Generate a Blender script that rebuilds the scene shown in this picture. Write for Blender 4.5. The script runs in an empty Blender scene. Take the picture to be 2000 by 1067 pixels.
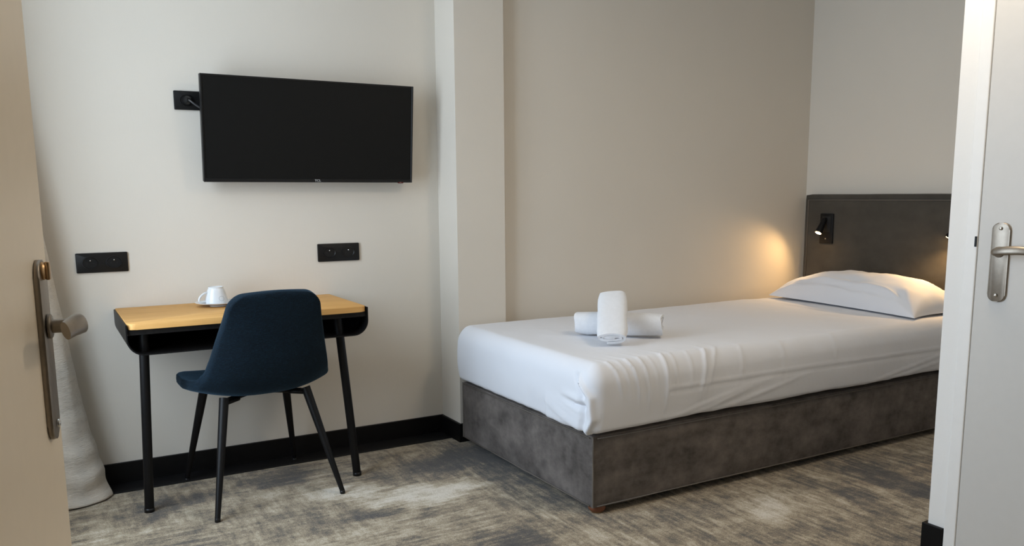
import bpy, bmesh, math, random
from mathutils import Vector, Matrix, noise
random.seed(7)
scn = bpy.context.scene
C = scn.collection
PI = math.pi

# ------------------------------------------------------------------ camera
YAW, PITCH, ROLL, F, CY, CAMZ = -.5177, -.1513, -.0079, 1617.17, 626.38, 1.2
fw = Vector((-math.sin(YAW)*math.cos(PITCH), math.cos(YAW)*math.cos(PITCH), math.sin(PITCH)))
rt0 = Vector((math.cos(YAW), math.sin(YAW), 0)); up0 = rt0.cross(fw)
rt = rt0*math.cos(ROLL)+up0*math.sin(ROLL); up = -rt0*math.sin(ROLL)+up0*math.cos(ROLL)
cd = bpy.data.cameras.new('camera'); cam = bpy.data.objects.new('camera', cd); C.objects.link(cam)
cd.sensor_width = 36; cd.lens = F/2000*36; cd.shift_y = (CY-533.5)/2000; cd.clip_start = .02
cam.matrix_world = Matrix(((rt.x, up.x, -fw.x, 0), (rt.y, up.y, -fw.y, 0), (rt.z, up.z, -fw.z, CAMZ), (0, 0, 0, 1)))
scn.camera = cam

# ------------------------------------------------------------------ light
W = bpy.data.worlds.new('sky'); scn.world = W; W.use_nodes = True
W.node_tree.nodes['Background'].inputs[0].default_value = (.62, .75, 1, 1)
W.node_tree.nodes['Background'].inputs[1].default_value = .8
scn.view_settings.view_transform = 'Standard'; scn.view_settings.look = 'None'
scn.view_settings.exposure = .13; scn.view_settings.gamma = 1
scn.view_settings.use_curve_mapping = False
def light(name, typ, loc, direction, energy, color, **kw):
    l = bpy.data.lights.new(name, typ); l.energy = energy; l.color = color
    for k, v in kw.items(): setattr(l, k, v)
    o = bpy.data.objects.new(name, l); C.objects.link(o); o.location = loc
    o.rotation_euler = Vector(direction).to_track_quat('-Z', 'Y').to_euler()
    return o
# daylight standing in the window of the left wall
light('window_daylight', 'AREA', (-.52, 2.66, 1.46), (1, .0, -.04), 66, (.715, .855, 1.0), shape='RECTANGLE', size=1.25, size_y=1.95)
# warm fill added under the ceiling, not a known lamp of the room
light('fill_light', 'AREA', (2.25, 1.55, 2.44), (0, 0, -1), 11.5, (1, .84, .63), shape='DISK', size=.44)

# ------------------------------------------------------------------ materials
class NT:
    def __init__(s, name):
        s.m = bpy.data.materials.new(name); s.m.use_nodes = True
        s.t = s.m.node_tree; s.b = s.t.nodes['Principled BSDF']
    def n(s, typ, **kw):
        nd = s.t.nodes.new(typ)
        for k, v in kw.items():
            if k.startswith('i_'):
                key = k[2:]; key = int(key) if key.isdigit() else key.replace('_', ' ')
                s.put(nd.inputs[key], v)
            else: setattr(nd, k, v)
        return nd
    def put(s, sock, v):
        if isinstance(v, bpy.types.NodeSocket): s.t.links.new(v, sock)
        else: sock.default_value = v
    def math(s, op, a, b=0, c=0, clamp=False):
        nd = s.n('ShaderNodeMath', operation=op, use_clamp=clamp)
        s.put(nd.inputs[0], a); s.put(nd.inputs[1], b); s.put(nd.inputs[2], c); return nd.outputs[0]
    def vmath(s, op, a, b=(0, 0, 0)):
        nd = s.n('ShaderNodeVectorMath', operation=op); s.put(nd.inputs[0], a); s.put(nd.inputs[1], b)
        return nd.outputs['Value'] if op == 'LENGTH' else nd.outputs[0]
    def coord(s): return s.n('ShaderNodeTexCoord').outputs['Object']
    def mapped(s, v, scale=(1, 1, 1), rot=(0, 0, 0), loc=(0, 0, 0)):
        return s.n('ShaderNodeMapping', i_Vector=v, i_Location=loc, i_Rotation=rot, i_Scale=scale).outputs[0]
    def noise(s, v, scale, detail=4, rough=.5):
        return s.n('ShaderNodeTexNoise', i_Vector=v, i_Scale=scale, i_Detail=detail, i_Roughness=rough).outputs['Fac']
    def ramp(s, f, stops):
        nd = s.n('ShaderNodeValToRGB'); e = nd.color_ramp.elements
        while len(e) < len(stops): e.new(.5)
        for el, (p, c) in zip(e, stops): el.position = p; el.color = (*c, 1)
        s.put(nd.inputs[0], f); return nd.outputs[0]
    def mix(s, f, a, b, typ='MIX'):
        nd = s.n('ShaderNodeMix', data_type='RGBA', blend_type=typ)
        s.put(nd.inputs[0], f); s.put(nd.inputs[6], a); s.put(nd.inputs[7], b); return nd.outputs[2]
    def maprange(s, v, a, b, c=0, d=1, smooth=True):
        nd = s.n('ShaderNodeMapRange', interpolation_type='SMOOTHSTEP' if smooth else 'LINEAR')
        for i, x in enumerate((v, a, b, c, d)): s.put(nd.inputs[i], x)
        return nd.outputs[0]
    def bump(s, h, strength=.2, dist=.01):
        s.put(s.b.inputs['Normal'], s.n('ShaderNodeBump', i_Height=h, i_Strength=strength, i_Distance=dist).outputs[0])
    def base(s, c): s.put(s.b.inputs['Base Color'], c if isinstance(c, bpy.types.NodeSocket) else (*c, 1))
    def set(s, **kw):
        for k, v in kw.items(): s.put(s.b.inputs[k.replace('_', ' ')], v)
def lin(*c): return tuple((x/255/12.92 if x/255 <= .04045 else ((x/255+.055)/1.055)**2.4) for x in c)
M = {}
def plain(name, col, rough=.6, metal=0, var=.06, scale=30, bump=0, bscale=200, **kw):
    t = NT(name); co = t.coord()
    nz = t.noise(co, scale, 3)
    lo = tuple(x*(1-var) for x in col); hi = tuple(min(1, x*(1+var)) for x in col)
    t.base(t.ramp(nz, [(.3, lo), (.7, hi)])); t.set(Roughness=rough, Metallic=metal, **kw)
    if bump: t.bump(t.noise(co, bscale, 2), bump, .002)
    M[name] = t.m; return t
def wall_mat(name, col):
    t = NT(name); co = t.coord()
    weave = t.math('ADD', t.noise(t.mapped(co, (350, 350, 35)), 1, 2), t.noise(t.mapped(co, (40, 40, 400)), 1, 2))
    t.base(t.ramp(t.noise(co, 2.2, 5), [(.3, tuple(x*.985 for x in col)), (.7, tuple(x*1.015 for x in col))]))
    t.set(Roughness=.85); t.bump(weave, .12, .0015); M[name] = t.m
wall_mat('wall', (.67, .615, .535))
wall_mat('wall_white', (.88, .86, .83))
plain('frame_white', (.88, .86, .83), .45, var=.01)
plain('paint_white', (.64, .615, .58), .45, var=.01)
plain('door_paint', (.88, .76, .60), .42, var=.01)
plain('ceiling', (.8, .79, .76), .9, var=.01)
plain('black_trim', (.0035, .0032, .0032), .5, var=.2, Specular_IOR_Level=.2)
plain('black_strip', (.0075, .007, .0072), .5, var=.25, scale=60, Specular_IOR_Level=.25)
plain('black_metal', (.0045, .0042, .0044), .45, var=.1, Specular_IOR_Level=.22)
plain('black_plastic', (.0085, .0082, .0082), .38, var=.08, Specular_IOR_Level=.28)
plain('black_hole', (.002, .002, .002), .6)
plain('steel', (.30, .26, .215), .42, 1, var=.06, scale=80)
plain('pin', (.75, .75, .72), .25, 1)
plain('ceramic', (.70, .72, .735), .16, var=.01)
plain('logo_grey', (.45, .47, .5), .4)
plain('logo_silver', (.6, .6, .6), .35)
plain('red_sensor', (.09, .012, .008), .2)
plain('cord', (.05, .05, .052), .35)
plain('foot_wood', (.16, .055, .025), .4, var=.2)
plain('foot_brass', (.5, .33, .18), .35, 1)
t = plain('screen', (.0085, .0083, .0078), .38, var=.03); t.set(Specular_IOR_Level=.12)
plain('towel', (.82, .83, .86), .95, var=.02, scale=60, bump=.9, bscale=700).set(Sheen_Weight=.25)
plain("nap_seam", (.15, .13, .11), .8)
# white percale
t = NT('sheet'); co = t.coord()
t.base((.735, .745, .785)); t.set(Roughness=.72, Sheen_Weight=.12)
t.bump(t.math('ADD', t.noise(co, 9, 4), t.math('MULTIPLY', t.noise(co, 500, 1), .02)), .16, .012); M['sheet'] = t.m
# taupe suede
def suede(name, col, sc, k):
    t = NT(name); co = t.coord()
    a = t.noise(t.mapped(co, (1, 1, 1.6)), sc, 6, .62); b = t.noise(co, sc*3.5, 4, .6)
    f = t.math('ADD', t.math('MULTIPLY', a, .7), t.math('MULTIPLY', b, .3))
    t.base(t.ramp(f, [(.36, tuple(x*(1-k) for x in col)), (.5, col), (.64, tuple(x*(1+k) for x in col))]))
    t.set(Roughness=.85, Sheen_Weight=.12, Sheen_Roughness=.45, Specular_IOR_Level=.25); t.put(t.b.inputs['Sheen Tint'], (.8, .74, .68, 1))
    t.bump(t.math('ADD', t.noise(co, 420, 2), t.noise(co, 40, 3)), .10, .002); M[name] = t.m
suede('suede', (.120, .104, .095), 5.5, .5)
suede('headboard_suede', (.060, .053, .043), 4.5, .16)
# petrol woven upholstery
t = NT('blue_fabric'); co = t.coord()
wv = t.math('ADD', t.noise(t.mapped(co, (700, 700, 90)), 1, 2), t.noise(t.mapped(co, (90, 90, 700)), 1, 2))
t.base(t.ramp(t.math('ADD', t.math('MULTIPLY', wv, .5), t.math('MULTIPLY', t.noise(co, 7, 3), .12)),
              [(.38, (.0010, .0034, .0062)), (.56, (.0022, .0082, .015)), (.72, (.0055, .021, .038))]))
t.set(Roughness=.9, Sheen_Weight=.22, Sheen_Roughness=.35, Specular_IOR_Level=.2); t.put(t.b.inputs['Sheen Tint'], (.25, .5, .75, 1))
t.bump(wv, .35, .0012); M['blue_fabric'] = t.m
# linen curtain
t = NT('linen'); co = t.coord()
wv = t.math('ADD', t.noise(t.mapped(co, (60, 60, 260)), 1, 3), t.noise(t.mapped(co, (8, 8, 45)), 1, 4))
t.base(t.ramp(wv, [(.7, (.50, .45, .385)), (1.25, (.60, .545, .47))])); t.set(Roughness=.9, Sheen_Weight=.1)
t.bump(wv, .5, .004); M['linen'] = t.m
# light oak
t = NT('oak'); co = t.coord()
g = t.noise(t.mapped(co, (2.2, 42, 42)), 1, 5, .6); g2 = t.noise(t.mapped(co, (9, 260, 260)), 1, 3)
t.base(t.ramp(t.math('ADD', t.math('MULTIPLY', g, .7), t.math('MULTIPLY', g2, .3)),
              [(.32, (.58, .295, .085)), (.5, (.70, .385, .125)), (.68, (.76, .445, .16))]))
t.set(Roughness=.62, Specular_IOR_Level=.3); t.bump(g2, .06, .001); M['oak'] = t.m
# lamp lens
t = NT('lamp_lens'); t.base((1, .8, .5)); t.put(t.b.inputs['Emission Color'], (1, .62, .25, 1)); t.set(Emission_Strength=60.0); M['lamp_lens'] = t.m
t = NT('fill_diffuser'); t.base((1, .9, .8)); t.put(t.b.inputs['Emission Color'], (1, .75, .5, 1)); t.set(Emission_Strength=2.0); M['fill_diffuser'] = t.m  # glowing cover of the added ceiling fill
# window glass
t = NT('window_glass'); out = t.t.nodes['Material Output']
tr = t.n('ShaderNodeBsdfTransparent'); gl = t.n('ShaderNodeBsdfGlossy', i_Roughness=.02)
mx = t.n('ShaderNodeMixShader', i_0=.06, i_1=tr.outputs[0], i_2=gl.outputs[0]); t.t.links.new(mx.outputs[0], out.inputs[0]); M['window_glass'] = t.m
# patterned carpet: worn streaks whose direction turns from tile to tile, with pale and slate patches
t = NT('carpet'); co = t.coord()
warp = t.n('ShaderNodeTexNoise', i_Vector=co, i_Scale=3.2, i_Detail=5, i_Roughness=.65).outputs['Color']
wc = t.vmath('ADD', co, t.vmath('MULTIPLY', t.vmath('SUBTRACT', warp, (.5, .5, .5)), (.03, .03, 0)))
wb = t.vmath('ADD', co, t.vmath('MULTIPLY', t.vmath('SUBTRACT', warp, (.5, .5, .5)), (.45, .35, 0)))
sx = t.noise(t.mapped(wc, (4.5, 38, 1)), 1, 7, .72)
sy = t.noise(t.mapped(wc, (38, 4.5, 1), loc=(3, 7, 0)), 1, 7, .72)
turn = t.maprange(t.noise(t.mapped(co, (1, 1, 1), loc=(5.2, 1.3, 0)), 1.0, 1), .47, .53)
xr = t.n('ShaderNodeSeparateXYZ', i_Vector=co)
turn = t.math('MAXIMUM', t.maprange(xr.outputs[0], 1.35, 1.6), t.math('MULTIPLY', turn, .6))
st = t.math('ADD', t.math('MULTIPLY', sx, t.math('SUBTRACT', 1, turn)), t.math('MULTIPLY', sy, turn))
big = t.noise(t.mapped(co, (1.5, 2.2, 1), loc=(2.1, .4, 0)), 1.25, 5, .6)
val = t.math('ADD', t.math('ADD', t.math('MULTIPLY', st, 1.05), t.math('MULTIPLY', big, .62)), t.math('MULTIPLY_ADD', t.noise(t.mapped(wc, (1, 1, 1), loc=(9, 2, 0)), 13, 4, .65), .7, -.66))
def blob(cx, cy, rx, ry, rot, w):
    d = t.vmath('LENGTH', t.mapped(t.vmath('MULTIPLY', t.vmath('SUBTRACT', wb, (cx, cy, 0)), (1, 1, 0)), (1/rx, 1/ry, 1), rot=(0, 0, 0)))
    return t.math('MULTIPLY', t.maprange(d, 1.25, .25), w)
for b in [(1.62, 3.3, .42, .20, 0, -.34), (1.72, 3.02, .16, .3, 0, -.22), (.84, 3.45, .17, .10, 0, -.26), (.40, 3.40, .2, .1, 0, -.16),
          (1.28, 2.97, .30, .14, 0, .36), (1.04, 3.16, .17, .10, 0, .34), (.66, 3.28, .22, .09, 0, .10), (2.36, 2.16, .10, .16, 0, .16),
          (2.70, 2.10, .10, .32, 0, -.20), (3.04, 2.05, .12, .3, 0, -.22), (1.40, 2.38, .22, .14, 0, -.24), (.28, 3.24, .09, .10, 0, -.22),
          (1.72, 2.55, .10, .25, 0, -.14), (3.2, 2.35, .3, .12, 0, -.05), (.9, 2.72, .3, .15, 0, .08), (1.06, 2.86, .12, .1, 0, -.2)]:
    val = t.math('ADD', val, blob(*b))
spk = t.noise(co, 260, 2, .7)
val = t.math('ADD', val, t.math('ADD', t.math('MULTIPLY', t.math('SUBTRACT', spk, .5), .75), t.math('MULTIPLY', t.math('SUBTRACT', t.noise(co, 75, 3, .7), .5), .40)))
t.base(t.ramp(val, [(.16, (.050, .044, .040)), (.33, (.094, .080, .066)), (.46, (.215, .168, .110)), (.60, (.375, .302, .200)), (.73, (.50, .43, .325)), (.90, (.68, .62, .53))]))
t.set(Roughness=.97, Sheen_Weight=.15); t.bump(t.math('ADD', spk, t.noise(co, 90, 2)), .55, .006); M['carpet'] = t.m

# ------------------------------------------------------------------ mesh helpers
def tag(o, label=None, cat=None, group=None, kind=None):
    for k, v in (('label', label), ('category', cat), ('group', group), ('kind', kind)):
        if v: o[k] = v
    return o
def obj(name, bm, mat, parent=None, smooth=False, fix=True):
    if fix: bmesh.ops.recalc_face_normals(bm, faces=bm.faces[:])
    me = bpy.data.meshes.new(name); bm.to_mesh(me); bm.free()
    if smooth:
        for p in me.polygons: p.use_smooth = True
    me.materials.append(M[mat])
    o = bpy.data.objects.new(name, me); C.objects.link(o)
    if parent is not None:
        o.parent = parent
    return o
def thing(name, loc=(0, 0, 0), rot=(0, 0, 0), **kw):
    o = bpy.data.objects.new(name, None); C.objects.link(o); o.location = loc; o.rotation_euler = rot
    o.empty_display_size = .1
    return tag(o, **kw)
def box(a, b, bevel=0, seg=2, bm=None):
    own = bm is None
    bm = bm or bmesh.new()
    vs = [bm.verts.new((x, y, z)) for x in (a[0], b[0]) for y in (a[1], b[1]) for z in (a[2], b[2])]
    fs = [bm.faces.new([vs[i] for i in q]) for q in ((0, 1, 3, 2), (4, 6, 7, 5), (0, 4, 5, 1), (2, 3, 7, 6), (0, 2, 6, 4), (1, 5, 7, 3))]
    if bevel:
        es = {e for f in fs for e in f.edges}
        bmesh.ops.bevel(bm, geom=list(es), offset=bevel, segments=seg, profile=.5, affect='EDGES')
    return bm
def prism(pts, axis, a, b, bm=None, bevel=0, seg=2):
    """closed 2-D outline extruded along an axis ('x','y','z') from a to b"""
    bm = bm or bmesh.new()
    def P(p, h): return {'x': (h, p[0], p[1]), 'y': (p[0], h, p[1]), 'z': (p[0], p[1], h)}[axis]
    A = [bm.verts.new(P(p, a)) for p in pts]; B = [bm.verts.new(P(p, b)) for p in pts]
    n = len(pts); f1 = bm.faces.new(A); f2 = bm.faces.new(B[::-1])
    for i in range(n): bm.faces.new((A[i], A[(i+1) % n], B[(i+1) % n], B[i]))
    if bevel:
        bmesh.ops.bevel(bm, geom=list(set(f1.edges) | set(f2.edges)), offset=bevel, segments=seg, profile=.5, affect='EDGES')
    return bm
def rrect(x0, y0, x1, y1, r, n=6, corners=(1, 1, 1, 1)):
    """rounded rectangle, counter-clockwise from lower left"""
    out = []
    for (cx, cy, a0, px, py), k in zip(((x0+r, y0+r, PI, x0, y0), (x1-r, y0+r, 1.5*PI, x1, y0), (x1-r, y1-r, 0, x1, y1), (x0+r, y1-r, .5*PI, x0, y1)), corners):
        if k: out += [(cx+r*math.cos(a0+i*PI/2/n), cy+r*math.sin(a0+i*PI/2/n)) for i in range(n+1)]
        else: out.append((px, py))
    return out
def ellipse(cx, cy, rx, ry, n=32): return [(cx+rx*math.cos(i*2*PI/n), cy+ry*math.sin(i*2*PI/n)) for i in range(n)]
def tube(pts, rad, n=14, bm=None, flat=1, upv=(0, 0, 1), caps=True):
    """sweep of a (flattened) circle through points; rad a number or one per point"""
    bm = bm or bmesh.new(); pts = [Vector(p) for p in pts]; rings = []
    rad = rad if isinstance(rad, (list, tuple)) else [rad]*len(pts)
    flat = flat if isinstance(flat, (list, tuple)) else [flat]*len(pts)
    for i, p in enumerate(pts):
        d = (pts[min(i+1, len(pts)-1)]-pts[max(i-1, 0)]).normalized()
        u = Vector(upv); u = u-d*u.dot(d)
        if u.length < 1e-4: u = Vector((1, 0, 0))-d*d.x
        u.normalize(); w = d.cross(u)
        rings.append([bm.verts.new(p+u*rad[i]*flat[i]*math.sin(k*2*PI/n)+w*rad[i]*math.cos(k*2*PI/n)) for k in range(n)])
    for a, b in zip(rings, rings[1:]):
        for k in range(n): bm.faces.new((a[k], a[(k+1) % n], b[(k+1) % n], b[k]))
    if caps: bm.faces.new(rings[0][::-1]); bm.faces.new(rings[-1])
    return bm
def lathe(prof, n=40, bm=None, c=(0, 0, 0), ex=1):
    bm = bm or bmesh.new(); rings = []
    for r, z in prof:
        rings.append([bm.verts.new((c[0]+r*ex*math.cos(k*2*PI/n), c[1]+r*math.sin(k*2*PI/n), c[2]+z)) for k in range(n)])
    for a, b in zip(rings, rings[1:]):
        for k in range(n): bm.faces.new((a[k], a[(k+1) % n], b[(k+1) % n], b[k]))
    if prof[0][0] > 1e-6: bm.faces.new(rings[0][::-1])
    if prof[-1][0] > 1e-6: bm.faces.new(rings[-1])
    bmesh.ops.remove_doubles(bm, verts=bm.verts[:], dist=1e-6)
    return bm
def smooth_path(pts, n=6):
    out = []; P = [Vector(p) for p in pts]
    for i in range(len(P)-1):
        p0, p1, p2, p3 = P[max(i-1, 0)], P[i], P[i+1], P[min(i+2, len(P)-1)]
        for k in range(n):
            s = k/n
            out.append(.5*((2*p1)+(p2-p0)*s+(2*p0-5*p1+4*p2-p3)*s*s+(3*p1-p0-3*p2+p3)*s**3))
    return out+[P[-1]]
def interp(x, tab):
    if x <= tab[0][0]: return tab[0][1]
    for (a, va), (b, vb) in zip(tab, tab[1:]):
        if x <= b:
            s = (x-a)/(b-a); return va+(vb-va)*s
    return tab[-1][1]
def nz(x, y, z=0): return noise.noise(Vector((x, y, z)))
def autosmooth(o, ang=.7):
    for p in o.data.polygons: p.use_smooth = True
    o.data.set_sharp_from_angle(angle=ang)
    return o

# ------------------------------------------------------------------ room shell
YW, XP, YP, XQ, YB, XH = 3.753, 1.726, 3.546, 1.984, 3.596, 4.149
XL, YE, XR, YR, HC = -.32, .20, 2.535, 1.62, 2.55
def struct(name, bm, mat, label, cat):
    return tag(obj(name, bm, mat), label, cat, kind='structure')
struct('floor', box((-1.6, -1.7, -.12), (XH+.2, YW+.2, 0)), 'carpet', 'mottled beige and slate grey patterned carpet floor', 'floor')
struct('ceiling', box((-1.6, -1.7, HC), (XH+.2, YW+.2, HC+.1)), 'ceiling', 'plain white ceiling', 'ceiling')
struct('wall_back', box((XL-.2, YW, 0), (XP+.05, YW+.18, HC)), 'wall', 'off-white textured wall behind the television', 'wall')
struct('wall_pillar', box((XP, YP, 0), (XQ, YW+.17, HC)), 'wall', 'projecting off-white pillar at the foot of the bed', 'pillar')
struct('wall_alcove', box((XQ, YB, 0), (XH+.18, YW+.16, HC)), 'wall', 'beige wall running along the bed', 'wall')
struct('wall_head', box((XH, YR-.5, 0), (XH+.17, YB, HC)), 'wall', 'beige wall behind the headboard', 'wall')
# left wall with the window opening
wy0, wy1, wz0, wz1 = 2.02, 3.28, .46, 2.44
bm = bmesh.new()
for a, b in (((XL-.18, YE, 0), (XL, wy0, HC)), ((XL-.18, wy1, 0), (XL, YW, HC)), ((XL-.18, wy0, 0), (XL, wy1, wz0)), ((XL-.18, wy0, wz1), (XL, wy1, HC))): box(a, b, bm=bm)
struct('wall_left', bm, 'wall', 'off-white wall with the window', 'wall')
w1 = thing('window_1', (XL-.1, (wy0+wy1)/2, wz0), label='white framed window beside the linen curtain', cat='window', kind='structure')
hw, hh = (wy1-wy0)/2, wz1-wz0
bm = bmesh.new()
for a, b in (((-.03, -hw, 0), (.03, -hw+.05, hh)), ((-.03, hw-.05, 0), (.03, hw, hh)), ((-.03, -hw+.05, 0), (.03, hw-.05, .05)), ((-.03, -hw+.05, hh-.05), (.03, hw-.05, hh))): box(a, b, bm=bm)
obj('window_frame', bm, 'paint_white', w1)
obj('mullion', box((-.028, -.035, .05), (.028, .035, hh-.05)), 'paint_white', w1)
for s in (-1, 1): obj('pane', box((-.003, min(s*.035, s*(hw-.05)), .05), (.003, max(s*.035, s*(hw-.05)), hh-.05)), 'window_glass', w1)
# entrance wall (behind the camera's doorway) and corridor
bm = bmesh.new()
for a, b in (((XL-.18, .04, 0), (-.27, YE, HC)), ((.64, .04, 0), (XR+.1, YE, HC)), ((-.27, .04, 2.08), (.64, YE, HC))): box(a, b, bm=bm)
struct('wall_front', bm, 'wall', 'wall with the entrance doorway', 'wall')
bm = bmesh.new()
for a, b in (((-1.5, -1.6, 0), (-1.4, .04, HC)), ((1.5, -1.6, 0), (1.6, .04, HC)), ((-1.5, -1.7, 0), (1.6, -1.6, HC)), ((-1.4, -.06, 0), (XL-.18, .04, HC))): box(a, b, bm=bm)
struct('wall_corridor', bm, 'wall', 'corridor walls outside the entrance', 'wall')
# partition with door on the right
dy1, dy0, dzt = 1.524, .66, 2.06
bm = bmesh.new()
for a, b in (((XR, dy1, 0), (XR+.10, YR, HC)), ((XR, YE, 0), (XR+.10, dy0, HC)), ((XR, dy0, dzt), (XR+.10, dy1, HC)), ((XR+.10, YR-.1, 0), (XH, YR, HC))): box(a, b, bm=bm)
struct('wall_right', bm, 'wall_white', 'white partition wall beside the door', 'wall')
fr = thing('trim_1', (XR, 0, 0), label='white painted door frame on the partition', cat='door frame', kind='structure')
for y0, y1 in ((dy1-.004, dy1+.036), (dy0-.036, dy0+.004)):
    obj('jamb', box((-.008, y0, 0), (.05, y1, dzt+.036), .003), 'frame_white', fr)
obj('lintel', box((-.008, dy0+.004, dzt), (.05, dy1-.004, dzt+.036), .003), 'frame_white', fr)
obj('strike_plate', box((-.0095, dy1-.0025, 1.028), (-.0075, dy1+.004, 1.06)), 'black_metal', fr)

# baseboards
BH, BT = .092, .014
struct('baseboard_back', box((XL, YW-BT, 0), (XP, YW, BH), .002), 'black_trim', 'black baseboard under the television wall', 'baseboard')
bm = box((XP-BT, YP-BT, 0), (XP, YW-BT, BH), .002); box((XP, YP-BT, 0), (XQ, YP, BH), .002, bm=bm)
struct('baseboard_pillar', bm, 'black_trim', 'black baseboard wrapping the pillar', 'baseboard')
struct('baseboard_left', box((XL, YE+.02, 0), (XL+BT, YW-BT, BH), .002), 'black_trim', 'black baseboard under the window', 'baseboard')
bm = box((XR-BT, 1.562, 0), (XR, YR+BT, BH), .002); box((XR, YR, 0), (XH-.0, YR+BT, BH), bm=bm)
struct('baseboard_right', bm, 'black_trim', 'black baseboard at the foot of the white partition', 'baseboard')
struct('trim_2', box((XL+BT, 3.622, 0), (XP-BT, YW-BT, .006), .002), 'black_strip', 'flat black floor strip along the baseboard', 'floor strip')

# ------------------------------------------------------------------ doors
def lever_path(n=8):
    # local frame: z out of the door, x towards the hinge, y up
    return smooth_path([(0, 0, .004), (0, 0, .026), (.004, .001, .042), (.018, .004, .050), (.045, .008, .052), (.080, .010, .049), (.108, .008, .044)], n)
def handle(door, m):
    """m: matrix door-local <- handle frame"""
    def put(name, bm, mat, sm=True, par=None):
        bmesh.ops.transform(bm, matrix=m, verts=bm.verts[:])
        o = obj(name, bm, mat, par or door, fix=True)
        return autosmooth(o) if sm else o
    pl = put('handle_plate', prism(rrect(-.0275, -.152, .0275, .088, .022, 8), 'z', 0, .0075, bevel=.003, seg=3), 'steel')
    for y in (.071, -.132):
        put('screw', lathe([(0, .0125), (.003, .0122), (.0052, .0108), (.0055, .0094)], 16, c=(0, y, 0)), 'pin', par=pl)
    put('rosette', lathe([(.0165, .009), (.0165, .0115), (.0145, .013), (.0, .013)], 24), 'steel', par=pl)
    pts = lever_path()
    n = len(pts)
    rad = [interp(i/(n-1), [(0, .0095), (.3, .0095), (.45, .0125), (.75, .0135), (1, .0115)]) for i in range(n)]
    fl = [interp(i/(n-1), [(0, 1), (.3, .95), (.5, .55), (1, .42)]) for i in range(n)]
    b = bmesh.new(); tube(pts, rad, 16, b, flat=[1/f for f in fl] if 0 else fl, upv=(0, .25, 1)); put('lever', b, 'steel')
# leaf standing open beside the entrance
ang = math.radians(9.5); ex, ey = .007, 1.32; LW = 1.08
hx, hy = ex-LW*math.sin(ang), ey-LW*math.cos(ang)
d1 = thing('door_1', (hx, hy, .008), (0, 0, -ang), label='cream entrance door standing open beside the linen curtain', cat='door', kind='structure')
# local: y along the leaf from hinge to free edge, +x the face towards the room
obj('door_leaf', box((-.04, 0, 0), (0, LW, 2.04), .002), 'door_paint', d1)
mz = 1.024
handle(d1, Matrix(((0, 0, 1, 0), (-1, 0, 0, LW-.075), (0, 1, 0, mz), (0, 0, 0, 1))))
obj('lock_face', box((-.028, LW-.0005, .94), (-.012, LW+.0008, 1.16)), 'steel', d1)
# thumb turn at the head of the plate
bm = lathe([(.012, .007), (.012, .010), (.010, .012), (0, .012)], 20, c=(.004, .074, 0))
box((-.001, .062, .011), (.009, .086, .017), .002, bm=bm)
bmesh.ops.transform(bm, matrix=Matrix(((0, 0, 1, 0), (-1, 0, 0, LW-.075), (0, 1, 0, mz), (0, 0, 0, 1))), verts=bm.verts[:])
autosmooth(obj('thumb_turn', bm, 'foot_brass', d1))
for z in (.25, 1.02, 1.8): obj('hinge', tube([(-.02, -.006, z), (-.02, -.006, z+.09)], .007, 12), 'steel', d1, smooth=True)
# closed door in the partition
d2 = thing('door_2', (XR-.005, dy0+.006, .008), label='white flush door with steel lever handle', cat='door', kind='structure')
DW = dy1-dy0-.0115
obj('door_leaf', box((0, 0, 0), (.04, DW, dzt-.012), .002), 'paint_white', d2)
handle(d2, Matrix(((0, 0, -1, 0), (-1, 0, 0, 1.4475-dy0-.006), (0, 1, 0, 1.008), (0, 0, 0, 1))))

# ------------------------------------------------------------------ bed
BX0, BX1, BY0, BY1, BZ0, BZ1 = 1.724, 4.06, 2.4287, 3.520, .028, .312
db = thing('divan_base', (BX0, BY0, 0), label='taupe suede divan base under the mattress', cat='bed base')
L, Wd = BX1-BX0, BY1-BY0
def softbox(sx, sy, z0, z1, r, step, disp, dens=1):
    """rounded box [0,sx]x[0,sy]x[z0,z1] as one displaced skin"""
    bm = bmesh.new()
    def cuts(s): return max(2, int(s/step))
    nx, ny, nz_ = cuts(sx), cuts(sy), max(3, int((z1-z0)/step))
    def grid(f, nu, nv):
        g = [[bm.verts.new(f((i/nu)**dens if nu != nz_ else i/nu, (j/nv)**dens if nv != nz_ else j/nv)) for j in range(nv+1)] for i in range(nu+1)]
        for i in range(nu):
            for j in range(nv): bm.faces.new((g[i][j], g[i+1][j], g[i+1][j+1], g[i][j+1]))
    z = lambda v: z0+(z1-z0)*v
    grid(lambda u, v: (u*sx, v*sy, z1), nx, ny); grid(lambda u, v: (u*sx, v*sy, z0), nx, ny)
    grid(lambda u, v: (u*sx, 0, z(v)), nx, nz_); grid(lambda u, v: (u*sx, sy, z(v)), nx, nz_)
    grid(lambda u, v: (0, u*sy, z(v)), ny, nz_); grid(lambda u, v: (sx, u*sy, z(v)), ny, nz_)
    bmesh.ops.remove_doubles(bm, verts=bm.verts[:], dist=1e-5)
    lo = Vector((r[0], r[0], z0+r[1])); hi = Vector((sx-r[0], sy-r[0], z1-r[2]))
    for v in bm.verts:
        p = v.co.copy(); q = Vector([min(max(p[k], lo[k]), hi[k]) for k in range(3)])
        d = p-q; rz = r[2] if d.z > 0 else r[1]
        n = Vector((d.x/r[0], d.y/r[0], d.z/max(rz, 1e-6)))
        if n.length > 1e-9:
            # pull box shell to the rounded shell
            m = n.normalized(); sc = n.length/max(abs(n.x), abs(n.y), abs(n.z))
            n2 = n/sc if n.length > 0 else n
            p = q+Vector((n2.x*r[0], n2.y*r[0], n2.z*rz))
            nrm = Vector((m.x/r[0], m.y/r[0], m.z/max(rz, 1e-6))).normalized()
        else: nrm = Vector((0, 0, 1))
        v.co = p+nrm*disp(p, nrm)
    return bm
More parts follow.
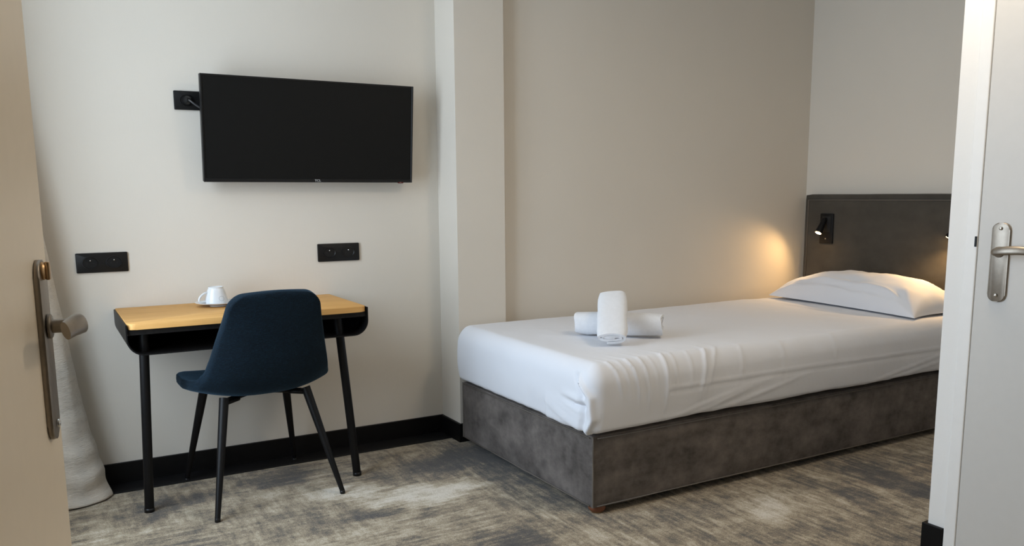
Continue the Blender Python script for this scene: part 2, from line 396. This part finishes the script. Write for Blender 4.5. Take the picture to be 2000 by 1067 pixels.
def base_disp(p, n):
    d = .004*nz(p.x*3, p.y*3, p.z*5)+.0015*nz(p.x*14, p.y*14, p.z*14)
    if abs(n.z) < .5:
        h = (p.z-BZ0)/(BZ1-BZ0)
        d -= .006*max(0, h-.9)*10*.3
        d += .003*math.sin(p.z*30+p.x*4)*max(0, .35-h)
    return d
autosmooth(obj('upholstered_body', softbox(L, Wd, BZ0, BZ1, (.014, .006, .014), .035, base_disp), 'suede', db), .9)
autosmooth(obj('corner_seam', tube([(.003, .003, BZ0+.004), (.0025, .0025, .17), (.003, .003, BZ1-.008)], .0035, 8), 'nap_seam', db))
autosmooth(obj('corner_seam', tube([(.003, Wd-.003, BZ0+.004), (.003, Wd-.003, BZ1-.008)], .0035, 8), 'nap_seam', db))
for pts in (((.02, -.0015, BZ1-.012), (L-.02, -.0015, BZ1-.012)), ((-.0015, .02, BZ1-.012), (-.0015, Wd-.02, BZ1-.012)), ((.02, -.0015, BZ0+.008), (L-.02, -.0015, BZ0+.008)), ((-.0015, .02, BZ0+.008), (-.0015, Wd-.02, BZ0+.008))):
    obj('hem_seam', tube(pts, .0022, 6), 'nap_seam', db, smooth=True)
for fx, fy in ((.045, .035), (.16, Wd-.2), (L-.06, .035), (L-.06, Wd-.05)):
    f = autosmooth(obj('leg', lathe([(.026, .006), (.032, .012), (.034, .02), (.030, .034)], 24, c=(fx, fy, 0)), 'foot_wood', db))
    autosmooth(obj('glide', lathe([(.022, 0), (.024, .003), (.024, .008)], 24, c=(fx, fy, 0)), 'foot_brass', f))

# mattress in its tucked sheet
MX0, MX1, MY0, MY1, MZ0, MZ1 = 1.704, 4.05, 2.408, 3.535, .316, .585
mt = thing('mattress', (MX0, MY0, 0), label='thick mattress tucked into a white sheet on the divan base', cat='mattress')
ML, MW = MX1-MX0, MY1-MY0
creases = []
for i, (x0, amp, wd, top, bot, lean) in enumerate([(.05, .0, .014, .6, .4, .02), (.10, .006, .013, .60, .43, .035), (.145, .004, .010, .58, .42, .03), (.185, .008, .010, .60, .40, .03), (.24, .007, .011, .60, .37, .02),
        (.285, .003, .009, .57, .42, .02), (.345, .009, .012, .58, .36, .0), (.39, .004, .01, .56, .42, 0), (.47, .003, .012, .55, .42, 0), (.555, .009, .014, .56, .38, -.035), (.61, .006, .013, .53, .38, -.06), (.75, .003, .015, .55, .42, -.02), (.98, .0025, .016, .55, .4, 0), (1.3, .0025, .02, .55, .42, 0)]):
    creases.append((x0, amp, wd, top, bot, lean))
def mat_disp(p, n):
    d = .006*nz(p.x*2.2, p.y*2.2, p.z*2.2)+.0022*nz(p.x*9, p.y*9, p.z*9)
    h = (p.z-MZ0)/(MZ1-MZ0)
    side = max(0, 1-abs(n.z)*1.0)
    d += .012*side*math.sin(PI*min(max(h, 0), 1))          # soft bulge
    front = max(0, -n.y)
    if n.y < -.02 or (p.y < .16 and n.z > .5):
        z = p.z+max(0, .14-p.y)*0 if n.y < -.02 else p.z
        ff = 1 if n.y < -.25 else .55*max(0, 1-p.y/.16)+.45*front
        for x0, amp, wd, top, bot, lean in creases:
            run = (MZ1-p.z) - p.y*.9*(n.z > .5)
            xc = x0+lean*math.sin(min(1.3, max(-.6, run*8)))-.06*max(0, p.y-.03)
            env = max(0, min(1, (p.z-bot)/.07))
            d += amp*.85*ff*env*math.exp(-((p.x-xc)/(wd*.62))**2)
        # side seam line of the sheet
        zs = .452+.006*math.sin(p.x*2)
        if n.y < -.5 and p.x > .35: d += .0028*math.exp(-((p.z-zs)/.006)**2)-.002*math.exp(-((p.z-zs+.012)/.008)**2)
        # slanting tension folds towards the tuck
        if n.y < -.5 and h < .5:
            for k, (xa, sl) in enumerate(((.30, .22), (.42, .25), (.55, .2), (1.45, .16), (1.62, .14))):
                s = (p.x-xa)-(p.z-MZ0)/sl*1.0
                d += .004*math.exp(-(s/.035)**2)*max(0, 1-abs(h-.22)*3)
    if n.x < -.25:
        a = p.y
        # fine drapery on the foot end
        d += .0020*math.sin(a*70+5*nz(a*4, p.z*2))*max(0, .8-h)*(.5+.5*nz(a*3, 5))
        # mitred corner pocket: an upright folded lip, its mouth and the folds under it
        ar = interp(p.z, [(.30, .045), (.34, .026), (.38, .016), (.42, .020), (.46, .022), (.50, .045), (.535, .075)])
        s = a-ar; up_ = max(0, min(1, (.545-p.z)/.03))*max(0, min(1, (p.z-.318)/.02))
        d += up_*(.017*math.exp(-(s/.009)**2)-.016*math.exp(-((s-.026)/.012)**2)*(1 if s > 0 else 0))
        zm = .428+.05*(a-.03)
        s = p.z-zm; k = max(0, min(1, (a-.025)/.02))*max(0, min(1, (.20-a)/.12))
        d += k*(.013*math.exp(-((s-.016)/.012)**2)-.013*math.exp(-((s+.006)/.009)**2))
        for q, am in ((.0, .007), (.05, .006), (.11, .004), (.18, .003)):
            zl = .332+q*.35+.42*max(0, a-.02)**1.5
            d += am*max(0, min(1, (a-.02)/.03))*max(0, min(1, (.36-a)/.2))*math.exp(-((p.z-zl)/.009)**2)*(1 if p.z < .425 else .2)
    if h < .10: d -= .004*(1-h/.10)
    return d
def sag(bm):
    for v in bm.verts:
        x, y, z = v.co
        h = (z-MZ0)/(MZ1-MZ0)
        if h < .5:                                     # uneven tucked lower edge, lowest at the foot corner
            k = (1-h/.5)
            corner = math.exp(-(x/.5)**2)*.006 if y < .3 else math.exp(-(x/.2)**2)*.004
            v.co.z -= k*(corner-.004+.006*nz(x*2.3, y*2.3, 3))
            if corner > .004:
                if y < .1: v.co.y -= .012*k*min(1, corner/.02)
                if x < .1: v.co.x -= .010*k
        if z < MZ0+.06 and .03 < x and .03 < y < MW-.03: v.co.z = max(v.co.z, BZ1+.004)
    return bm
autosmooth(obj('tucked_sheet', sag(softbox(ML, MW, MZ0, MZ1, (.055, .018, .075), .0088, mat_disp, 1.3)), 'sheet', mt), 1.2)
# headboard
hb = thing('headboard', (XH-.062, 2.47, 0), label='taupe upholstered headboard with stitched border above the pillow', cat='headboard')
HW, HT = 3.548-2.47, 1.186
def hb_disp(p, n): return .0012*nz(p.x*9, p.y*5, p.z*5)
autosmooth(obj('padded_body', softbox(.060, HW, .05, HT, (.012, .01, .012), .03, hb_disp), 'headboard_suede', hb), .9)
bm = bmesh.new(); bmx = prism(rrect(.034, .08, HW-.034, HT-.036, .006, 3), 'x', -.006, .004, bevel=.004, seg=3)
autosmooth(obj('front_panel', bmx, 'headboard_suede', hb)); bm.free()
obj('piping', tube([(-.005, .031, .12), (-.005, .031, HT-.033), (-.005, HW-.031, HT-.033), (-.005, HW-.031, .12)], .0032, 8), 'nap_seam', hb, smooth=True)
for y in (.2, HW-.2): obj('leg', box((.015, y-.03, 0), (.045, y+.03, .06)), 'black_metal', hb)

# reading lamps
def reading_lamp(y, z, label, aim, d, power):
    t = thing('reading_lamp', (XH-.0685, y, z), label=label, cat='lamp', group='reading lamps on the headboard')
    autosmooth(obj('wall_plate', box((-.008, -.047, -.088), (0, .047, .088), .0025), 'black_metal', t))
    obj('recess', box((-.0092, -.030, -.02), (-.0075, .030, .072)), 'black_hole', t)
    a = Vector((-.018, .008, .052)); d = Vector(d).normalized(); b = a+d*.088
    autosmooth(obj('hinge', tube([(-.006, .0, .055), tuple(a)], .009, 14), 'black_metal', t))
    h = autosmooth(obj('lamp_head', tube([a-d*.012, a, a+d*.06, b], [.010, .0135, .019, .0225], 20, upv=(0, 1, .1)), 'black_metal', t))
    obj('lens', tube([b-d*.001, b+d*.0012], .0165, 20, upv=(0, 1, .1)), 'lamp_lens', h)
    sw = autosmooth(obj('switch', box((-.011, -.008, -.066), (-.007, .008, -.052), .0015), 'black_plastic', t))
    obj('switch_mark', box((-.0116, -.004, -.061), (-.0108, .004, -.058)), 'pin', sw)
    w = Vector((XH-.0685, y, z))+b+d*.004
    light('reading_light', 'SPOT', w, aim, power, (1, .62, .27), spot_size=math.radians(128), spot_blend=.75, shadow_soft_size=.012)
    return t
reading_lamp(3.37, .984, 'lit black reading lamp on the headboard beside the beige wall', (-.62, .28, -.62), (-.50, .02, -.85), 6.5)
reading_lamp(2.53, .984, 'lit black reading lamp on the headboard beside the white partition', (-.40, .22, -.85), (-.34, .46, -.92), 8)

# pillow
def pillow():
    bm = bmesh.new(); n = 44; a, b = .275, .515
    def S(u, v, sgn):
        pinx = 1-.10*(1-abs(v)**2.0)*abs(u)**3; piny = 1-.07*(1-abs(u)**2)*abs(v)**3
        dep = .165+.06*(1-v)/2; x = .10+dep*(u*pinx-1)+.0; y = b*v*piny
        e = max(0, (1-abs(u)**2.3))*max(0, (1-abs(v)**2.6))
        z = e**.52
        if sgn > 0:
            hh = .172*z*(1-.10*v)+.018*max(0, u)*z
            w = .008*nz(u*3+1, v*5, 2)+.012*nz(u*1.5, v*2.5, 7)+.004*nz(u*4, v*12, 3)
            # creases gathering at the corners
            for cu, cv in ((-1, -1), (1, -1), (-1, 1), (1, 1)):
                r = math.hypot(u-cu, (v-cv)*1.6); th = math.atan2((v-cv)*1.6, u-cu)
                w += .014*math.exp(-(r/.8)**2)*math.sin(th*10+2*r)*min(1, r*2.2)
            # hem of the pillowcase along the front
            s = u+.74-.05*math.sin(v*2+.5)
            w += (.010*math.exp(-(s/.05)**2)-.014*math.exp(-((s+.08)/.04)**2))*max(0, min(1, (.8-v)*4))*min(1, (v+.9)*4 if v > -.9 else 0)
            return (x, y, hh+w*min(1, e*3))
        return (x, y, -.030*min(1, z*1.4)*0-.0)
    for sgn in (1, -1):
        g = []
        for i in range(n+1):
            row = []
            for j in range(n+1):
                u = math.sin((i/n*2-1)*PI/2*.93)/math.sin(PI/2*.93); v = math.sin((j/n*2-1)*PI/2*.93)/math.sin(PI/2*.93)
                row.append(bm.verts.new(S(u, v, sgn)))
            g.append(row)
        for i in range(n):
            for j in range(n): bm.faces.new((g[i][j], g[i+1][j], g[i+1][j+1], g[i][j+1]))
    bmesh.ops.remove_doubles(bm, verts=bm.verts[:], dist=1e-4)
    return bm
pl = autosmooth(obj('pillow', pillow(), 'sheet'), 1.3)
pl.location = (3.968, 2.97, MZ1+.012); pl.rotation_euler = (0, 0, 0)
tag(pl, 'plump white pillow leaning against the headboard', 'pillow')

# towels
def towel(length, a, b, turns, th, seed):
    """flattened roll: a spiral strip of cloth extruded along its length"""
    bm = bmesh.new(); N = int(turns*36); rows = []
    def cp(ph, k):
        ra, rb = a-th*k, b-th*k
        c, s = math.cos(ph), math.sin(ph); e = 2/2.7
        return Vector((ra*abs(c)**e*(1 if c > 0 else -1), rb*abs(s)**e*(1 if s > 0 else -1)))
    seg = 14
    for side in (0, 1):
        strip = []
        for i in range(N+1):
            ph = -PI*.55+i/36*2*PI; k = i/36*1.12
            p = cp(ph, k+(.92 if side else 0))
            row = []
            for l in range(seg+1):
                e = 1-.10*max(0, abs(l/seg*2-1)-.75)/.25
                wx = 1+.05*nz(l*.35, ph*.5, seed)+.02*nz(l*.9, ph*1.3, seed)
                wz = 1+.07*nz(l*.3, ph*.6, seed+5)
                row.append(bm.verts.new((p.x*e*wx+.006*nz(l*.22, seed, 2), (l/seg-.5)*length+.010*nz(ph*.7, l//7, seed)*(abs(l/seg*2-1)**3), p.y*e*wz+.004*nz(l*.25, 3, seed))))
            strip.append(row)
        rows.append(strip)
    A, B = rows
    for S_ in rows:
        for i in range(N):
            for l in range(seg): bm.faces.new((S_[i][l], S_[i+1][l], S_[i+1][l+1], S_[i][l+1]))
    for i in range(N):
        bm.faces.new((A[i][0], B[i][0], B[i+1][0], A[i+1][0])); bm.faces.new((A[i][seg], A[i+1][seg], B[i+1][seg], B[i][seg]))
    for l in range(seg):
        bm.faces.new((A[0][l], A[0][l+1], B[0][l+1], B[0][l])); bm.faces.new((A[N][l], B[N][l], B[N][l+1], A[N][l+1]))
    return bm
tw = autosmooth(obj('rolled_towel', towel(.372, .062, .053, 2.4, .013, 11), 'towel'), .8)
tw.location = (2.165, 2.862, MZ1+.060); tw.rotation_euler = (0, 0, math.radians(46)+PI); tag(tw, 'white rolled towel lying flat beneath the upright one', 'towel')
tw2 = autosmooth(obj('rolled_towel', towel(.275, .070, .036, 2.1, .0135, 23), 'towel'), .8)
dirv = Vector((.55, .73, .58)).normalized(); q = dirv.to_track_quat('Y', 'Z')
tw2.rotation_mode = 'QUATERNION'; tw2.rotation_quaternion = q
tw2.location = Vector((1.985, 2.675, MZ1+.044))+dirv*.125
tag(tw2, 'white rolled towel propped across the flat one', 'towel')

# ------------------------------------------------------------------ television
tv = thing('television', (1.0885, YW-.098, 1.4775), (math.radians(5.6), math.radians(.15), 0), label='black flat television mounted on the wall above the desk', cat='television')
tw_, th_ = .934/2, .437/2
bm = box((-tw_, .004, -th_), (tw_, .030, th_), .004); autosmooth(obj('housing', bm, 'black_plastic', tv))
bz = .0075
bm = bmesh.new()
for a, b in (((-tw_, -.004, -th_), (-tw_+bz, .006, th_)), ((tw_-bz, -.004, -th_), (tw_, .006, th_)), ((-tw_+bz, -.004, -th_), (tw_-bz, .006, -th_+bz*1.9)), ((-tw_+bz, -.004, th_-bz), (tw_-bz, .006, th_))): box(a, b, .0012, 1, bm)
obj('bezel', bm, 'black_plastic', tv)
obj('screen', box((-tw_+bz, -.001, -th_+bz*1.9), (tw_-bz, .005, th_-bz)), 'screen', tv)
def text(s, size, mat, parent, loc, rot, name, sx=1, extr=.0004):
    cu = bpy.data.curves.new(name, 'FONT'); cu.body = s; cu.size = size; cu.extrude = extr; cu.align_x = 'CENTER'; cu.align_y = 'CENTER'
    o = bpy.data.objects.new(name, cu); C.objects.link(o)
    bpy.context.view_layer.update()
    me = bpy.data.meshes.new_from_object(o.evaluated_get(bpy.context.evaluated_depsgraph_get())); bpy.data.objects.remove(o)
    me.materials.clear(); me.materials.append(M[mat])
    o = bpy.data.objects.new(name, me); C.objects.link(o); o.parent = parent; o.location = loc; o.rotation_euler = rot; o.scale = (sx, 1, 1)
    return o
text('TCL', .0125, 'logo_silver', tv, (.015, -.0046, -th_+.0075), (PI/2, 0, 0), 'logo', 1.25)
autosmooth(obj('sensor', box((tw_-.070, -.006, -th_-.004), (tw_-.044, .008, -th_+.003), .003), 'red_sensor', tv))
obj('back_bulge', box((-tw_*.7, .030, -th_*.9), (tw_*.7, .058, th_*.35), .01), 'black_plastic', tv)
obj('wall_bracket', box((-.13, .055, -.12), (.13, .083, .12), .003), 'black_metal', tv)

# ------------------------------------------------------------------ wall sockets
def double_socket(x, z, w, h, label, group):
    t = thing('wall_socket', (x, YW, z), label=label, cat='socket', group=group)
    autosmooth(obj('cover_plate', prism(rrect(-w/2, -h/2, w/2, h/2, .004, 4), 'y', -.009, 0, bevel=.0022, seg=2), 'black_plastic', t))
    for s in (-1, 1):
        cx = s*w*.228
        b = bmesh.new(); n = 36                                # recessed well with a raised rim
        prof = [(1.06, -.0088), (1.04, -.0112), (.97, -.0115), (.90, -.0100), (.88, -.0092), (.0, -.0092)]
        rings = [[b.verts.new((cx+.029*r*math.cos(k*2*PI/n), y, .0235*r*math.sin(k*2*PI/n))) for k in range(n)] for r, y in prof[:-1]]
        for A, B in zip(rings, rings[1:]):
            for k in range(n): b.faces.new((A[k], A[(k+1) % n], B[(k+1) % n], B[k]))
        b.faces.new(rings[-1])
        so = autosmooth(obj('socket', b, 'black_plastic', t), .5)
        obj('earth_pin', tube([(cx, -.0085, .0095), (cx, -.0145, .0095)], .0026, 10), 'pin', so, smooth=True)
        for q in (-1, 1): obj('pin_hole', tube([(cx+q*.0115, -.0088, -.002), (cx+q*.0115, -.0096, -.002)], .0030, 10), 'black_hole', so)
    return t
double_socket(.2195, .939, .191, .080, 'black double wall socket between the curtain and the desk', 'black double sockets')
double_socket(1.2095, .9405, .198, .082, 'black double wall socket above the far desk corner, below the television', 'black double sockets')
ws = double_socket(.630, 1.597, .192, .077, 'black wall socket with a plug, half hidden behind the television', 'black double sockets')
pg = thing('power_plug', (.586, YW-.0100, 1.597), label='black plug and cord of the television in the wall socket', cat='plug')
autosmooth(obj('plug_body', tube([(0, 0, 0), (0, -.012, 0), (.001, -.020, -.0005), (.002, -.026, -.001)], [.0195, .0185, .014, .008], 20), 'black_plastic', pg))
autosmooth(obj('cord', tube(smooth_path([(.002, -.022, -.001), (.006, -.032, -.004), (.020, -.036, -.016), (.040, -.036, -.029), (.066, -.030, -.040), (.105, -.022, -.046), (.16, -.018, -.05)], 8), .0036, 10), 'cord', pg))

# ------------------------------------------------------------------ desk
DX0, DX1, DY0, DY1, DZ = .247, 1.163, 3.242, YW-.004, .748
dk = thing('desk', ((DX0+DX1)/2, DY0, 0), label='slim oak-topped desk with black metal tray and legs', cat='desk')
hw = (DX1-DX0)/2; dd = DY1-DY0
top = prism(rrect(-hw+.006, 0, hw-.006, dd, .030, 8, (1, 1, 0, 0)), 'z', DZ-.023, DZ, bevel=.002, seg=2)
autosmooth(obj('tabletop', top, 'oak', dk))
# U-shaped sheet-metal tray, open towards the room
def ushape(x0, x1, zt, zb, r):
    n = 8
    return [(x0, zt)]+[(x0+r-r*math.cos(i*PI/2/n), zb+r-r*math.sin(i*PI/2/n)) for i in range(n+1)]+[(x1-r+r*math.sin(i*PI/2/n), zb+r-r*math.cos(i*PI/2/n)) for i in range(n+1)]+[(x1, zt)]
zt, zb = DZ-.004, .628
o_ = ushape(-hw, hw, zt, zb, .062); i_ = ushape(-hw+.005, hw-.005, zt, zb+.005, .057)
bm = bmesh.new(); y0, y1 = .004, dd
rings = [[bm.verts.new((p[0], y, p[1])) for p in pts] for pts, y in ((o_, y0), (o_, y1), (i_, y1), (i_, y0))]
for A, B in ((0, 1), (1, 2), (2, 3), (3, 0)):
    for k in range(len(o_)-1): bm.faces.new((rings[A][k], rings[A][k+1], rings[B][k+1], rings[B][k]))
for k in (0, -1): bm.faces.new([rings[j][k] for j in range(4)])
autosmooth(obj('tray', bm, 'black_metal', dk))
obj('tray_back', box((-hw+.03, dd-.012, zb+.003), (hw-.03, dd-.004, DZ-.018)), 'black_metal', dk)
obj('front_rail', box((-hw+.006, .016, DZ-.044), (hw-.006, .022, DZ-.018)), 'black_strip', dk)
for (tx, ty), (fx, fy) in (((.312, 3.305), (.289, 3.345)), ((1.046, 3.295), (1.120, 3.335))):
    c = Vector(((DX0+DX1)/2, DY0, 0)); a = Vector((tx, ty, DZ-.018))-c; b = Vector((fx, fy, .004))-c
    lg = autosmooth(obj('leg', tube([a, a.lerp(b, .5), b], [.0175, .0175, .0172], 18), 'black_metal', dk))
    obj('foot_cap', tube([b+Vector((0, 0, .012)), b-Vector((0, 0, .004))], .0185, 18), 'black_plastic', lg, smooth=True)

# cup turned over on its saucer
sx_, sy_ = .640, 3.60
sc = autosmooth(obj('saucer', lathe([(.030, 0), (.034, 0), (.036, .004), (.060, .011), (.084, .0165), (.0845, .0185), (.082, .0185), (.055, .0125), (.036, .0075), (0, .007)], 48, ex=1.15), 'ceramic'), .6)
sc.location = (sx_, sy_, DZ); tag(sc, 'white saucer under the upturned cup on the desk', 'saucer')
cu = thing('coffee_cup', (sx_-.012, sy_, DZ+.0125), label='white espresso cup turned upside down on the saucer', cat='cup')
autosmooth(obj('cup_body', lathe([(.0395, .0), (.041, .0008), (.0405, .008), (.0375, .025), (.0325, .046), (.0285, .058), (.0262, .062), (.0265, .0675), (.0245, .0685), (.0235, .0665), (0, .0655)], 44, ex=1.15), 'ceramic', cu), .5)
hp = smooth_path([(-.036, -.006, .046), (-.050, -.0125, .043), (-.066, -.018, .031), (-.072, -.020, .016), (-.064, -.018, .008), (-.044, -.009, .009)], 6)
autosmooth(obj('handle', tube(hp, .0044, 10, upv=(0, 1, 0)), 'ceramic', cu))
b = bmesh.new()                                         # pale ring emblem printed on the wall of the cup
a0 = -PI/2+.35; n = 28
def onc(du, dz):
    z = .021+dz; r = interp(z, [(.008, .0405), (.025, .0375), (.046, .0325)])+.0003; th = a0+du/r
    return (r*1.15*math.cos(th), r*math.sin(th), z)
A = [b.verts.new(onc(.0105*math.cos(k*2*PI/n), .0105*math.sin(k*2*PI/n))) for k in range(n)]
B = [b.verts.new(onc(.0085*math.cos(k*2*PI/n), .0085*math.sin(k*2*PI/n))) for k in range(n)]
for k in range(n): b.faces.new((A[k], A[(k+1) % n], B[(k+1) % n], B[k]))
obj('emblem', b, 'logo_grey', cu)

# ------------------------------------------------------------------ chair
ch = thing('chair', (.727, 3.40, .0), (0, 0, math.radians(4.5)), label='petrol blue upholstered shell chair with tapered black metal legs', cat='chair')
prof = smooth_path([(.270, .436, 0), (.255, .448, 0), (.20, .455, 0), (.08, .448, 0), (-.06, .442, 0), (-.150, .452, 0), (-.205, .490, 0), (-.238, .560, 0), (-.262, .650, 0), (-.288, .750, 0), (-.312, .846, 0)], 9)
arc = [0]
for a, b in zip(prof, prof[1:]): arc.append(arc[-1]+(b-a).length)
Ls = arc[-1]
def halfw(s):
    w = interp(s/Ls, [(0, .245), (.12, .272), (.28, .285), (.42, .272), (.52, .254), (.62, .238), (.75, .212), (.88, .186), (1, .166)])
    for e, r in ((s, .11), (Ls-s, .060)):
        if e < r: w -= r-math.sqrt(max(0, r*r-(r-e)**2))
    return max(w, .004)
def shell_grid(inset, off):
    g = []; NT_ = 30; NS = 84
    for i in range(NS+1):
        s = inset+(Ls-2*inset)*(.5-.5*math.cos(PI*i/NS)*1.0)
        k = max(j for j in range(len(arc)) if arc[j] <= s+1e-9); k = min(k, len(prof)-2)
        f = (s-arc[k])/(arc[k+1]-arc[k]); c = prof[k].lerp(prof[k+1], f); tg = (prof[k+1]-prof[k]).normalized()
        nrm = Vector((tg.y, -tg.x))       # points to the sitter
        w = max(halfw(s)-inset, .002); row = []
        bucket = interp(s/Ls, [(0, .004), (.2, .022), (.42, .045), (.55, .060), (.75, .040), (.92, .016), (1, .006)])
        for j in range(NT_+1):
            tt = math.sin((j/NT_*2-1)*PI/2); x = w*tt
            lift = bucket*abs(tt)**2.6
            crown = .007*max(0, s/Ls-.8)/.2*(1-tt*tt)
            row.append((Vector((x, c.x, c.y+crown)), Vector((0, nrm.x, nrm.y)), lift))
        g.append(row)
    return g
bm = bmesh.new(); grids = []
T = .021
for off, sgn in ((1, 1), (1, -1)):
    G = shell_grid(0, 0); rows = []
    NS = len(G)-1; NJ = len(G[0])-1
    for i, row in enumerate(G):
        s = i/NS; es = min(1, math.sin(PI*s)*3.0)
        vr = []
        for j, (p, nn, lift) in enumerate(row):
            et = math.cos((j/NJ*2-1)*PI/2); e = min(1, et*3.2)
            prof_t = math.sqrt(max(0, 1-(1-min(es, 1))**2))*math.sqrt(max(0, 1-(1-e)**2))
            vr.append(bm.verts.new(p+nn*(lift+sgn*T*prof_t)))
        rows.append(vr)
    for i in range(NS):
        for j in range(NJ):
            try: bm.faces.new((rows[i][j], rows[i+1][j], rows[i+1][j+1], rows[i][j+1]))
            except ValueError: pass
bmesh.ops.remove_doubles(bm, verts=bm.verts[:], dist=4e-4)
sh = autosmooth(obj('seat_shell', bm, 'blue_fabric', ch), 1.4)
fb = bmesh.new()
for a, b in (((-.150, .130, .414), (.150, -.110, .414)), ((.150, .130, .414), (-.150, -.110, .414))):
    tube([a, b], .013, 10, fb, flat=.8)
obj('seat_frame', fb, 'black_metal', ch, smooth=True)
for (tx, ty), (fx, fy) in (((-.165, -.135), (-.2535, -.280)), ((.160, -.135), (.2475, -.270)), ((-.170, .135), (-.238, .262)), ((.165, .135), (.236, .262))):
    a = Vector((tx, ty, .432)); b = Vector((fx, fy, .006))
    lg = autosmooth(obj('leg', tube([a, a.lerp(b, .3), b], [.0185, .0165, .0098], 16), 'black_metal', ch))
    obj('foot_cap', tube([b+(a-b).normalized()*.008, b-Vector((0, 0, .006))], .0105, 14), 'black_plastic', lg, smooth=True)
    if ty < 0: obj('bracket', tube([Vector((tx*.62, ty*.8, .418)), a.lerp(b, .05)], [.010, .009], 10), 'black_metal', ch, smooth=True)

# ------------------------------------------------------------------ curtain
plan = smooth_path([(-.275, 3.19, 0), (-.20, 3.23, 0), (-.27, 3.28, 0), (-.16, 3.33, 0), (-.26, 3.38, 0), (-.15, 3.43, 0), (-.22, 3.47, 0), (-.12, 3.50, 0), (.02, 3.516, 0), (.095, 3.528, 0), (.15, 3.572, 0), (.174, 3.632, 0), (.150, 3.690, 0), (.06, 3.712, 0), (-.10, 3.70, 0), (-.2, 3.712, 0)], 8)
cont = [(0, .178), (.022, .1745), (.145, .152), (.266, .124), (.416, .099), (.58, .0765), (.745, .057), (.865, .042), (.983, .028), (1.10, .012), (1.3, -.01), (1.6, -.05), (2.0, -.11), (2.5, -.15)]
bm = bmesh.new(); rows = []
NZ = 110
for i in range(NZ+1):
    z = .006+(HC-.06-.006)*(i/NZ)**1.25
    k = (interp(z, cont)+.275)/(.176+.275)
    row = []
    for j, p in enumerate(plan):
        x = -.275+(p.x+.275)*k; y = p.y
        y = y+(3.60-y)*.10*(1-math.exp(-z*2)) if y > 3.45 else y
        fold = .007*math.exp(-z*4.5)*math.sin(z*58+p.x*9+nz(p.x*6, z*5)*3)
        x += fold*.8*(1 if p.x > 0 else .3); y -= fold*(1 if 3.46 < p.y < 3.66 else 0)
        row.append(bm.verts.new((x+.003*nz(j*.25, z*4), y+.003*nz(j*.25, z*4, 5), z)))
    rows.append(row)
for a, b in zip(rows, rows[1:]):
    for j in range(len(plan)-1): bm.faces.new((a[j], a[j+1], b[j+1], b[j]))
ct = obj('curtain', bm, 'linen', smooth=True); tag(ct, 'pale linen curtain gathered in the corner behind the open door', 'curtain')
sm = ct.modifiers.new('thick', 'SOLIDIFY'); sm.thickness = .003; sm.offset = 0
rl = thing('curtain_rail', (XL+.09, 0, HC), label='white curtain rail on the ceiling above the window', cat='curtain rail')
obj('track', box((-.02, .9, -.05), (.02, YW-.02, 0)), 'paint_white', rl)

# ------------------------------------------------------------------ added ceiling fixture, unseen, to carry the warm fill
cl = thing('added_ceiling_fill', (2.25, 1.55, HC), label='added round fixture for the warm fill, unseen, in front of the bed', cat='ceiling light')
autosmooth(obj('base_ring', lathe([(.24, 0), (.24, -.045), (.225, -.05), (.225, 0)], 40), 'paint_white', cl))
autosmooth(obj('diffuser', lathe([(.224, -.044), (.15, -.06), (0, -.066)], 40), 'fill_diffuser', cl))
